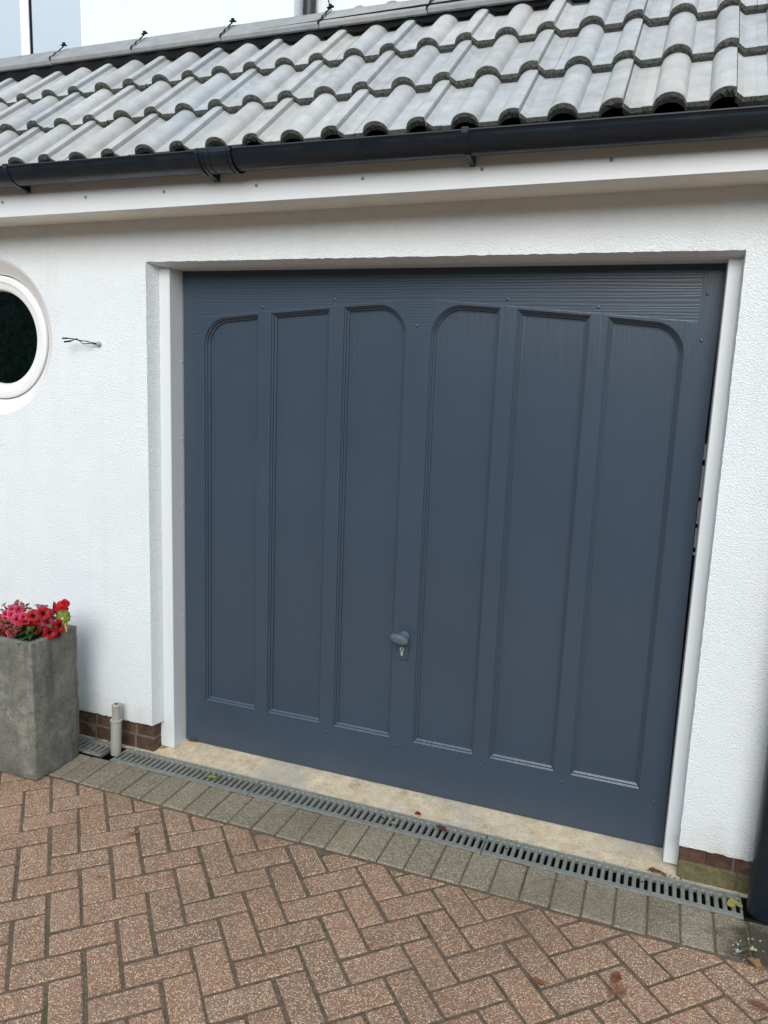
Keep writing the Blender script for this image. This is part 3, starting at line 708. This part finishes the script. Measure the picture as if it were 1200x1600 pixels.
# ------------------------------------------------------------------ drain grates (each lifts out)
def grate(xa, xb, ya=-.1285, yb=-.010, z=.002, pitch=.0270, dx=0):
    g = MB(); n = int(round((xb-xa)/pitch)); p = (xb-xa)/n; s0, s1 = ya+.020, yb-.018; hw = .0062; zt = z; zb = z-.016
    for i in range(n):
        a = xa+i*p; b = a+p; cx = (a+b)/2
        hole = []
        for j in range(7): t = R(180+180*j/6); hole.append((cx+hw*math.cos(t), s0+hw+hw*math.sin(t)))
        for j in range(7): t = R(180*j/6); hole.append((cx+hw*math.cos(t), s1-hw+hw*math.sin(t)))
        hole_i = hole; big = [(cx+(q[0]-cx)*1.32, (q[1]-(s0+s1)/2)*1.035+(s0+s1)/2) for q in hole]
        g.holed([[(a, ya, zt), (b, ya, zt), (b, yb, zt), (a, yb, zt)], [(q[0], q[1], zt) for q in big]])
        g.strip([(q[0], q[1], zt) for q in big], [(q[0], q[1], zt-.0025) for q in hole], closed=True); g.strip([(q[0], q[1], zt-.0025) for q in hole], [(q[0], q[1], zb) for q in hole], closed=True)
    g.box((xa, ya-.004, z-.006), (xb, ya-.0002, z+.0022), .0008); g.box((xa, yb+.0002, z-.006), (xb, yb+.004, z+.0015), .0008)
    for X in (xa, xb): g.add([(X, ya, zt), (X, yb, zt), (X, yb, zb), (X, ya, zb)], [[0, 1, 2, 3]])
    # screw heads and pale grit caught on the bars
    for i in range(3, n, 18):
        cx = xa+i*p; g.tube([(cx, (s0+s1)/2, zt+.0002), (cx, (s0+s1)/2, zt+.0012)], .0045, 8, 1)
    o = g.build('drain_grate', [GRATE, DARK]); return o
GRP = 'grey drain grates in front of the garage'
tag(grate(-.905, -.196, -.116, -.006), 'short stretch of grey slotted drain grate behind the stone planter', 'drain grate', GRP)
tag(grate(-.128, .5655), 'grey slotted drain grate starting just right of the pipe stub', 'drain grate', GRP)
tag(grate(.5695, 1.549), 'grey slotted drain grate in the middle, below the door knob', 'drain grate', GRP)
tag(grate(1.553, 2.436), 'grey slotted drain grate at the right end with a yellow leaf on it', 'drain grate', GRP)
mb = MB()
mb.box((-3.2, -.1335, -.09), (4.3, -.1300, -.0035)); mb.box((-3.2, -.0085, -.09), (4.3, -.0055, -.0045)); mb.box((-3.2, -.13, -.10), (4.3, -.0085, -.070))
mb.box((2.437, -.1335, -.0030), (3.4, -.1275, .0030)); 
tag(mb.build('drain_channel', DARK), 'dark sunken drain channel running under the grates', 'drain channel')
# debris lying in the slots is part of the channel floor

# ------------------------------------------------------------------ pipe stub
mb = MB(); pb_ = Vector((-.160, -.052, 0)); tl = Vector((.010, -.002, .23))
P = lambda t: pb_+tl*t
mb.tube([P(-.05), P(.66)], .0235, 24); mb.tube([P(.645), P(.66), P(.675), P(.69)], [.0245, .0275, .0275, .0235], 24)
mb.tube([P(.68), P(.97)], .0175, 20); mb.tube([P(.955), P(.97), P(.99), P(1.0)], [.0185, .0200, .0200, .016], 20)
mb.tube([P(.9995), P(1.003)], .007, 12, 1)
for a in range(4): mb.box((-.001, -.001, 0), (.001, .001, .06), 0, 0, M=Matrix.Translation(P(.70)) @ Matrix.Rotation(R(90*a+20), 4, 'Z') @ Matrix.Translation((.018, 0, 0)))
tag(mb.build('pipe_stub', [PIPEM, DARK]), 'short off-white plastic pipe stub standing between the drain grates', 'pipe')

# ------------------------------------------------------------------ loose wires
cb = empty('cable', (-.240, 0, 1.809)); tag(cb, 'loose wire ends sticking out of the white wall by the round window', 'cable')
CI = Matrix.Translation(-Vector(cb.location))
def cpart(mb, n, m_): o = mb.build(n, m_, cb); o.matrix_parent_inverse = CI
mb = MB(); mb.tube([(-.238, .002, 1.809), (-.240, -.010, 1.811), (-.242, -.014, 1.812)], [.012, .010, .005], 10); cpart(mb, 'wall_plug', m_flat('plug', (.40, .42, .36), .8))
mb = MB(); mb.tube([(-.240, -.010, 1.811), (-.272, -.03, 1.818), (-.305, -.045, 1.822), (-.335, -.055, 1.828), (-.358, -.06, 1.829)], .0022, 6); mb.tube([(-.352, -.0595, 1.8290), (-.378, -.063, 1.828)], .0034, 6); cpart(mb, 'conductor', BLACKM)
mb = MB(); mb.tube([(-.240, -.010, 1.808), (-.270, -.028, 1.811), (-.290, -.036, 1.808), (-.305, -.04, 1.818), (-.318, -.045, 1.829), (-.345, -.05, 1.818), (-.352, -.052, 1.816)], .0020, 6); mb.tube([(-.345, -.0495, 1.8185), (-.375, -.056, 1.814)], .0036, 6); cpart(mb, 'conductor', BLACKM)

# ------------------------------------------------------------------ stone planter
pl = MB(); px0, px1, py0, py1, pz = -.575, -.276, -.402, -.147, .602
rp = random.Random(4)
bm = bmesh.new(); bmesh.ops.create_cube(bm, size=1)
for v in bm.verts: v.co = Vector(((px0+px1)/2+v.co.x*(px1-px0), (py0+py1)/2+v.co.y*(py1-py0), .001+pz/2+v.co.z*pz))
bmesh.ops.bevel(bm, geom=bm.edges[:], offset=.006, segments=2, affect='EDGES', profile=.6)
bmesh.ops.subdivide_edges(bm, edges=[e for e in bm.edges if e.calc_length() > .1], cuts=26, use_grid_fill=True)
top = [f for f in bm.faces if f.normal.z > .9 and f.calc_center_median().x > px0+.022 and f.calc_center_median().x < px1-.022 and f.calc_center_median().y > py0+.022 and f.calc_center_median().y < py1-.022]
r_ = bmesh.ops.extrude_face_region(bm, geom=top)
bmesh.ops.translate(bm, verts=[v for v in r_['geom'] if isinstance(v, bmesh.types.BMVert)], vec=(0, 0, -.06)); bmesh.ops.delete(bm, geom=top, context='FACES')
from mathutils import noise as mnoise
for v in bm.verts:
    nn = mnoise.noise(v.co*9)*.005+mnoise.noise(v.co*30)*.004
    d = Vector((v.co.x-(px0+px1)/2, v.co.y-(py0+py1)/2, 0)); 
    v.co += d.normalized()*nn if d.length > .01 else Vector(); v.co.z += nn*.6 if v.co.z > .3 else 0
pl.bm(bm, smooth=True); tag(pl.build('planter', STONE), 'tall square rough grey stone planter standing against the wall', 'planter')

# ------------------------------------------------------------------ flowers
def frame(n):
    n = Vector(n).normalized(); a = n.orthogonal().normalized(); return n, a, n.cross(a)
def blossom(mb, p, nrm, r, cin, cout, cedge, lobes=5, depth=.38, rg=None):
    n, a, b = frame(nrm); p = Vector(p); ph = rg.uniform(0, 6.28); N_ = lobes*8; rings = []
    for (t, hgt) in ((0.04, -depth), (.14, -depth*.55), (.30, -depth*.18), (.55, .02), (.80, .05), (.93, .03), (1.0, -.02)):
        rr_ = []
        for i in range(N_):
            th_ = 2*math.pi*i/N_; lob = 1-.16*abs(math.cos(lobes*th_/2))**3*t; fl = .06*math.sin(lobes*th_+1)*t*t
            rad = r*t*lob; rr_.append(p+a*(rad*math.cos(th_+ph))+b*(rad*math.sin(th_+ph))+n*(r*(hgt+fl+rg.uniform(-.015, .015)*t)))
        rings.append(rr_)
    cols = (cin, cin, tuple(.25*x_+.75*y_ for x_, y_ in zip(cin, cout)), cout, cout, tuple(.5*x_+.5*y_ for x_, y_ in zip(cedge, cout)))
    for (A_, B_), c in zip(zip(rings[:-1], rings[1:]), cols): mb.strip(A_, B_, 0, c, closed=True, smooth=True)
def leaf(mb, p, d, up, L, w, col, curl=.25, mat=0, rg=random):
    d = Vector(d).normalized(); s = d.cross(Vector(up)).normalized(); u = s.cross(d); p = Vector(p); A_, M_, B_ = [], [], []
    for i in range(8):
        t = i/7; ww = w*math.sin(math.pi*min(1, t*.93+.05))**.8*(1-.25*t); c = p+d*(L*t)+u*(-curl*L*t*t); A_.append(c-s*ww+u*ww*.35); M_.append(c); B_.append(c+s*ww+u*ww*.35)
    mb.strip(A_, M_, mat, col, smooth=True); mb.strip(M_, B_, mat, col, smooth=True)
rf = random.Random(17)
def foliage(name, base, cx, cy, rx, ry, z0, z1, n, cols, Ls, parent, ws=.3):
    mb = MB()
    for _ in range(n):
        a = rf.uniform(0, 6.28); q = math.sqrt(rf.random()); x = cx+rx*q*math.cos(a); y = cy+ry*q*math.sin(a); z = rf.uniform(z0, z1)-.02*q
        L = rf.uniform(*Ls); c = rf.choice(cols); t = rf.uniform(.7, 1.3)
        leaf(mb, (x, y, z), (math.cos(a)*.8+rf.uniform(-.5, .5), math.sin(a)*.8+rf.uniform(-.5, .5), rf.uniform(-.1, .7)), (0, 0, 1), L, L*ws, tuple(v*t for v in c), rf.uniform(.1, .5))
        if _ % 3 == 0: mb.tube([(cx+(x-cx)*.4, cy+(y-cy)*.4, z0-.03), (x, y, z)], .0015, 5, 0, (.05, .09, .02))
    o = mb.build('foliage', LEAFM, parent); o.matrix_parent_inverse = Matrix.Translation(-Vector(parent.location)); return o
CAMD = Vector((.75, -.62, .45)).normalized()
def plantflower(parent, name, p, nrm, r, *a, **k):
    r *= rf.uniform(.88, 1.18); nrm = Vector(nrm).normalized()+Vector((rf.uniform(-.28, .28), rf.uniform(-.28, .28), rf.uniform(-.28, .28)))
    mb = MB(); blossom(mb, (0, 0, 0), nrm, r, *a, rg=rf, **k)
    n = Vector(nrm).normalized(); mb.tube([-n*r*.45, -n*r*.8+Vector((0, 0, -.010)), -n*r*1.0+Vector((0, 0, -.045))], [.0022, .0016, .0014], 6, 0, (.10, .16, .04))
    o = mb.build(name, PETAL, parent); o.location = Vector(p)-Vector(parent.location); return o
soil = MB(); sheet(soil, px0+.02, px1-.02, py0+.02, py1-.02, pz-.035, 8, 8)
G1, G2, G3 = (.035, .085, .018), (.06, .13, .03), (.10, .17, .035)
pet = empty('petunia', (-.34, -.30, .575)); tag(pet, 'deep red petunia plant in bloom at the right end of the stone planter', 'flowering plant')
o = soil.build('soil', SOIL, pet); o.matrix_parent_inverse = Matrix.Translation(-Vector(pet.location))
foliage('f', 0, -.365, -.29, .078, .090, .590, .675, 190, (G1, G2, G1), (.022, .045), pet)
REDD, REDC, REDE = (.03, .002, .004), (.46, .005, .012), (.58, .008, .02)
for (p, r, nr) in (((-.335, -.325, .692), .030, (.5, -.7, .5)), ((-.295, -.310, .702), .030, (.9, -.5, .45)), ((-.330, -.325, .640), .034, (.55, -.8, .35)), ((-.275, -.300, .620), .030, (.7, -.6, .1)), ((-.262, -.255, .640), .027, (.9, -.3, .35)), ((-.360, -.345, .672), .026, (.3, -.6, .7)), ((-.315, -.265, .690), .026, (.7, -.1, .6))):
    plantflower(pet, 'flower', p, nr, r, REDD, REDC, REDE)
plantflower(pet, 'flower', (-.268, -.262, .602), (.8, -.4, .1), .017, REDD, (.22, .004, .012), (.3, .006, .02))
plantflower(pet, 'flower', (-.285, -.300, .664), (.6, -.6, .4), .022, (.2, .0, .03), (.50, .006, .10), (.55, .02, .14))
pk = empty('petunia', (-.46, -.33, .575)); tag(pk, 'small pink and rose petunia plant with pale edged blooms at the left of the planter', 'flowering plant')
foliage('f', 0, -.47, -.29, .09, .078, .595, .700, 240, (G1, G2, G1), (.016, .032), pk)
PKC, PKO, PKE = (.35, .01, .02), (.68, .04, .12), (1.0, .62, .66)
for (p, r) in (((-.472, -.360, .613), .021), ((-.413, -.366, .618), .019), ((-.405, -.340, .671), .024), ((-.380, -.335, .683), .021), ((-.462, -.345, .672), .020), ((-.440, -.355, .652), .019), ((-.425, -.350, .690), .018), ((-.440, -.330, .700), .021), ((-.455, -.350, .690), .018), ((-.475, -.34, .65), .020), ((-.395, -.350, .640), .019), ((-.50, -.34, .66), .02), ((-.50, -.35, .63), .02), ((-.415, -.32, .705), .019)):
    plantflower(pk, 'flower', p, CAMD+Vector((rf.uniform(-.35, .35), rf.uniform(-.3, .2), rf.uniform(-.2, .4))), r, PKC, PKO, PKE, depth=.35)
RS = ((.22, .05, .08), (.34, .10, .15), (.42, .20, .24))
for _ in range(16):
    plantflower(pk, 'flower', (-.50+rf.uniform(-.03, .16), -.27+rf.uniform(-.04, .04), .705+rf.uniform(-.012, .018)), (rf.uniform(-.4, .6), rf.uniform(-.8, .1), .8), rf.uniform(.010, .014), *RS, depth=.3)
bg_ = empty('begonia', (-.305, -.215, .575)); tag(bg_, 'red begonia with a tall bloom and yellow green leaf at the planter corner', 'flowering plant')
mb = MB(); mb.tube([(-.315, -.215, .57), (-.308, -.213, .64), (-.298, -.208, .695)], [.004, .0035, .003], 6, 0, (.25, .06, .03)); o = mb.build('stem', LEAFM, bg_); o.matrix_parent_inverse = Matrix.Translation(-Vector(bg_.location))
mb = MB()
for (dx, dz, rr_, nn) in ((0, 0, .026, (.7, -.6, .2)), (.012, .014, .022, (.9, -.3, .6)), (-.014, -.008, .024, (.3, -.9, .1)), (.004, -.016, .022, (.6, -.6, -.2)), (-.008, .012, .018, (.2, -.5, .8)), (.024, .016, .012, (1, -.1, .3))):
    blossom(mb, (dx, dx*.3, dz), nn, rr_, (.45, .0, .01), (.62, .006, .016), (.78, .03, .05), lobes=4, depth=.3, rg=rf)
o = mb.build('flower', PETAL, bg_); o.location = Vector((-.285, -.215, .708))-Vector(bg_.location)
mb = MB(); leaf(mb, (-.312, -.218, .672), (-.05, -.2, 1), (.7, -.6, .1), .055, .014, (.07, .05, .03)); leaf(mb, (-.306, -.21, .67), (.25, -.1, 1), (.7, -.6, .1), .050, .010, (.08, .045, .02))
def scallop(mb, p, nrm, r, c1, c2):
    n, a, b = frame(nrm); p = Vector(p); rows = []
    for t in (0, .35, .7, 1.0):
        rows.append([p+(a*math.cos(R(-160+320*i/40))+b*math.sin(R(-160+320*i/40)))*r*t*(1+.07*math.sin(i*1.57)*t)+n*(.10*r*math.sin(i*.785)*t-.12*r*t*t) for i in range(41)])
    for (A_, B_), c in zip(zip(rows[:-1], rows[1:]), (c1, c1, c2)): mb.strip(A_, B_, 0, c, smooth=True)
scallop(mb, (-.262, -.235, .672), (.75, -.5, .45), .030, (.24, .30, .03), (.13, .20, .03)); scallop(mb, (-.290, -.262, .655), (.6, -.6, .5), .024, (.07, .12, .03), (.06, .10, .02))
for (d, L, c) in (((.45, -.25, -.75), .052, (.50, .38, .13)), ((.25, -.2, -.9), .046, (.42, .33, .10)), ((.6, -.1, -.6), .036, (.33, .14, .04)), ((.5, -.35, -.5), .030, (.45, .40, .16))): leaf(mb, (-.262, -.232, .655), d, (.7, -.5, .3), L, .006, c, .1)
o = mb.build('foliage', LEAFM, bg_); o.matrix_parent_inverse = Matrix.Translation(-Vector(bg_.location))

# ------------------------------------------------------------------ fallen leaves and petals
def litter(name, p, L, w, rz_, col, label, cat='leaf', group=None, z=.006, curl=-.3, heart=False):
    mb = MB(); rg = random.Random(int(abs(p[0]*1000)))
    if heart:
        pts = []
        for i in range(28):
            t = 2*math.pi*i/28; X = 16*math.sin(t)**3; Y = 13*math.cos(t)-5*math.cos(2*t)-2*math.cos(3*t)-math.cos(4*t); pts.append((X/32*w*2, Y/32*L, .002+.0025*math.cos(2*t)))
        n = len(pts); mb.add([(0, 0, .0005)]+pts, [[0, 1+i, 1+(i+1) % n] for i in range(n)], 0, col, True); mb.tube([(0, -L*.5, .002), (.002, -L*.85, .003)], .0008, 5, 0, col)
    else:
        A_, M_, B_ = [], [], []
        for i in range(11):
            t = i/10; ww = w*math.sin(math.pi*min(1, t*.95+.03))**.8*(1+rg.uniform(-.18, .18)); zc = .0005+L*.16*abs(math.sin(t*3+1))*.5
            A_.append((L*(t-.5), -ww, zc+ww*rg.uniform(.1, .6))); M_.append((L*(t-.5), 0, zc)); B_.append((L*(t-.5), ww, zc+ww*rg.uniform(.1, .6)))
        mb.strip(A_, M_, 0, col, smooth=True); mb.strip(M_, B_, 0, tuple(v*.85 for v in col), smooth=True); mb.tube([M_[0], (M_[0][0]-L*.2, .001, M_[0][2])], .0007, 5, 0, col)
    o = mb.build(name, LEAFM); o.location = (p[0], p[1], z); o.rotation_euler = (0, 0, R(rz_)); tag(o, label, cat, group or 'fallen leaves on the paving and drain'); return o
BR1, BR2, YL, TN = (.26, .11, .05), (.16, .07, .035), (.42, .38, .10), (.50, .36, .20)
litter('fallen_leaf', (2.410, -.072), .058, .026, 200, (.45, .42, .13), 'yellow green heart shaped leaf on the right end of the drain grate', z=.0085, heart=True)
litter('fallen_leaf', (.366, -.085), .045, .012, 20, (.36, .36, .06), 'yellow leaf lying on the drain grate near the left post', z=.006)
litter('fallen_leaf', (.395, -.070), .030, .009, 100, (.20, .22, .04), 'small green leaf touching the yellow leaf on the drain grate', z=.006)
litter('fallen_petal', (1.262, .010), .026, .013, 30, (.30, .01, .06), 'crimson petal on the concrete threshold behind the middle grate', 'petal', z=.005)
litter('fallen_leaf', (1.376, -.050), .050, .013, -20, (.14, .05, .03), 'dark rusty brown leaf caught in the grate slots right of the crimson petal', z=.005)
litter('fallen_leaf', (1.196, -.092), .026, .011, 10, TN, 'pale tan leaf scrap on the grate left of the crimson petal', z=.006)
litter('fallen_leaf', (2.155, .006), .050, .013, 15, (.16, .07, .04), 'curled brown leaf at the foot of the right post', z=.004)
litter('fallen_leaf', (2.185, -.003), .030, .008, -50, (.30, .12, .06), 'reddish leaf scrap leaning on the curled leaf at the right post', z=.006)
litter('fallen_leaf', (.018, .060), .040, .014, 60, (.45, .44, .16), 'pale yellow leaf against the foot of the left post', z=.004)
litter('fallen_leaf', (.118, .150), .060, .009, 25, (.20, .09, .04), 'long brown leaf under the bottom left corner of the door', z=.012)
litter('fallen_leaf', (.326, -.547), .060, .008, 65, (.36, .19, .11), 'curled tan leaf on the red paving below the left grate', z=.003)
litter('fallen_leaf', (.379, -.792), .045, .007, 20, (.42, .28, .13), 'thin straw coloured leaf on the red paving, left of centre')
litter('fallen_leaf', (2.060, -.575), .055, .014, 80, BR1, 'brown leaf, upper of the pair on the paving near the bottom right')
litter('fallen_leaf', (2.070, -.625), .050, .015, 40, (.30, .15, .07), 'brown leaf, lower of the pair on the paving near the bottom right')
litter('fallen_leaf', (1.850, -.680), .050, .009, -15, (.27, .12, .05), 'narrow brown leaf on the paving left of the leaf pair')
litter('fallen_leaf', (2.448, -.526), .060, .013, -10, (.22, .10, .05), 'brown leaf at the right edge of the paving')
litter('fallen_leaf', (2.452, -.350), .055, .015, -35, (.38, .20, .09), 'orange brown leaf on the grey edging near the black downpipe')
litter('fallen_petal', (2.452, -.285), .020, .010, 15, (.60, .56, .42), 'cream petal on the grey edging below the black downpipe', 'petal')
litter('fallen_petal', (2.405, -.310), .018, .009, 70, (.58, .55, .50), 'white petal left of the cream one on the grey edging', 'petal')
litter('fallen_leaf', (2.425, -.297), .040, .006, 50, (.14, .15, .05), 'thin dark green leaf between the two pale petals')
litter('fallen_leaf', (-.31, .002), .030, .010, 20, (.30, .20, .10), 'small brown leaf at the foot of the brick plinth left of the pipe', z=.003)
litter('fallen_leaf', (-.24, .005), .022, .008, 80, (.26, .14, .08), 'tiny reddish leaf beside the pipe stub, at the brick plinth', z=.003)
mb = MB(); mb.tube([(2.030, -.690, .004), (2.050, -.655, .006), (2.072, -.600, .005)], .0016, 6, 0, (.40, .33, .20)); tag(mb.build('twig', LEAFM), 'straw coloured twig beside the pair of brown leaves', 'twig')

# loose grit along the drain, in the joints and in the corner by the downpipe
mb = MB(); rg = random.Random(31)
def stone(x, y, z, r_, col):
    V = []
    for i in range(6):
        a = 2*math.pi*i/6; q = r_*rg.uniform(.7, 1.2); V.append((x+q*math.cos(a), y+q*math.sin(a)*.8, z))
    T = [(x+(v[0]-x)*.6, y+(v[1]-y)*.6, z+r_*rg.uniform(.4, .8)) for v in V]
    mb.add(V+T, [[i, (i+1) % 6, 6+(i+1) % 6, 6+i] for i in range(6)]+[[6+i for i in range(6)]], 0, col)
CG = ((.60, .57, .50), (.45, .40, .32), (.16, .12, .09), (.10, .08, .06), (.55, .48, .36))
for _ in range(90): stone(rg.uniform(-.12, 2.42), rg.choice((-.0095, -.006, -.1285))+rg.gauss(0, .003), .002, rg.uniform(.0012, .0035), rg.choice(CG))
for _ in range(26): stone(rg.gauss(2.42, .035), rg.gauss(-.30, .05), .001, rg.uniform(.0015, .004), rg.choice(CG))
for _ in range(22): stone(rg.gauss(-.10, .05), rg.gauss(-.008, .006), .003, rg.uniform(.0015, .0045), CG[0])
for _ in range(16): stone(rg.gauss(2.20, .03), rg.gauss(.006, .006), .002, rg.uniform(.0015, .0045), rg.choice(CG))
for _ in range(14): stone(rg.gauss(-.32, .06), rg.gauss(.004, .004), -.002, rg.uniform(.002, .006), rg.choice(CG))
for _ in range(150): stone(rg.uniform(-.5, 2.6), rg.uniform(-1.5, -.36), .0006, rg.uniform(.0007, .0018), rg.choice(CG))
tag(mb.build('grit', PETAL_G if 'PETAL_G' in globals() else m_tinted('grit_stone', .9)), 'loose grit and crumbs along the drain and on the paving', 'grit', None, 'stuff')

# unseen foliage mass, added to darken door and porthole reflections and cut low sky
mb = MB(); rg = random.Random(41)
n = 90; prof = [(-10.6, 0), (-10.2, 1.6), (-10.1, 3.4), (-10.5, 4.6), (-11.3, 5.0), (-12, 4.4), (-12.1, 0)]
V = []; 
for i in range(n+1):
    x = -17+36*i/n
    for (py_, pz_) in prof: V.append((x+rg.uniform(-.1, .1), py_-2+rg.uniform(-.2, .2), max(0, pz_+rg.uniform(-.22, .22)*(pz_ > 0))))
m_ = len(prof); mb.add(V, [[i*m_+j, i*m_+j+1, (i+1)*m_+j+1, (i+1)*m_+j] for i in range(n) for j in range(m_-1)], 0, (.03, .05, .018))
for _ in range(13000):
    x = rg.uniform(-17, 19); j = rg.random(); py_ = -12.15-(j > .75)*rg.uniform(0, 1.7)+rg.uniform(-.15, .25); pz_ = rg.uniform(.05, 4.6) if j <= .75 else 4.95+rg.uniform(-.2, .25)
    leaf(mb, (x, py_, pz_), (rg.uniform(-1, 1), rg.uniform(-.2, 1), rg.uniform(-.4, 1)), (0, 0, 1), rg.uniform(.10, .20), .045, tuple(v*rg.uniform(.6, 1.5) for v in (.05, .095, .025)))
tag(mb.build('added_hedge', LEAFM), 'tall green foliage mass added out of view behind the camera, reflected dimly in the porthole', 'added_hedge', None, 'stuff')
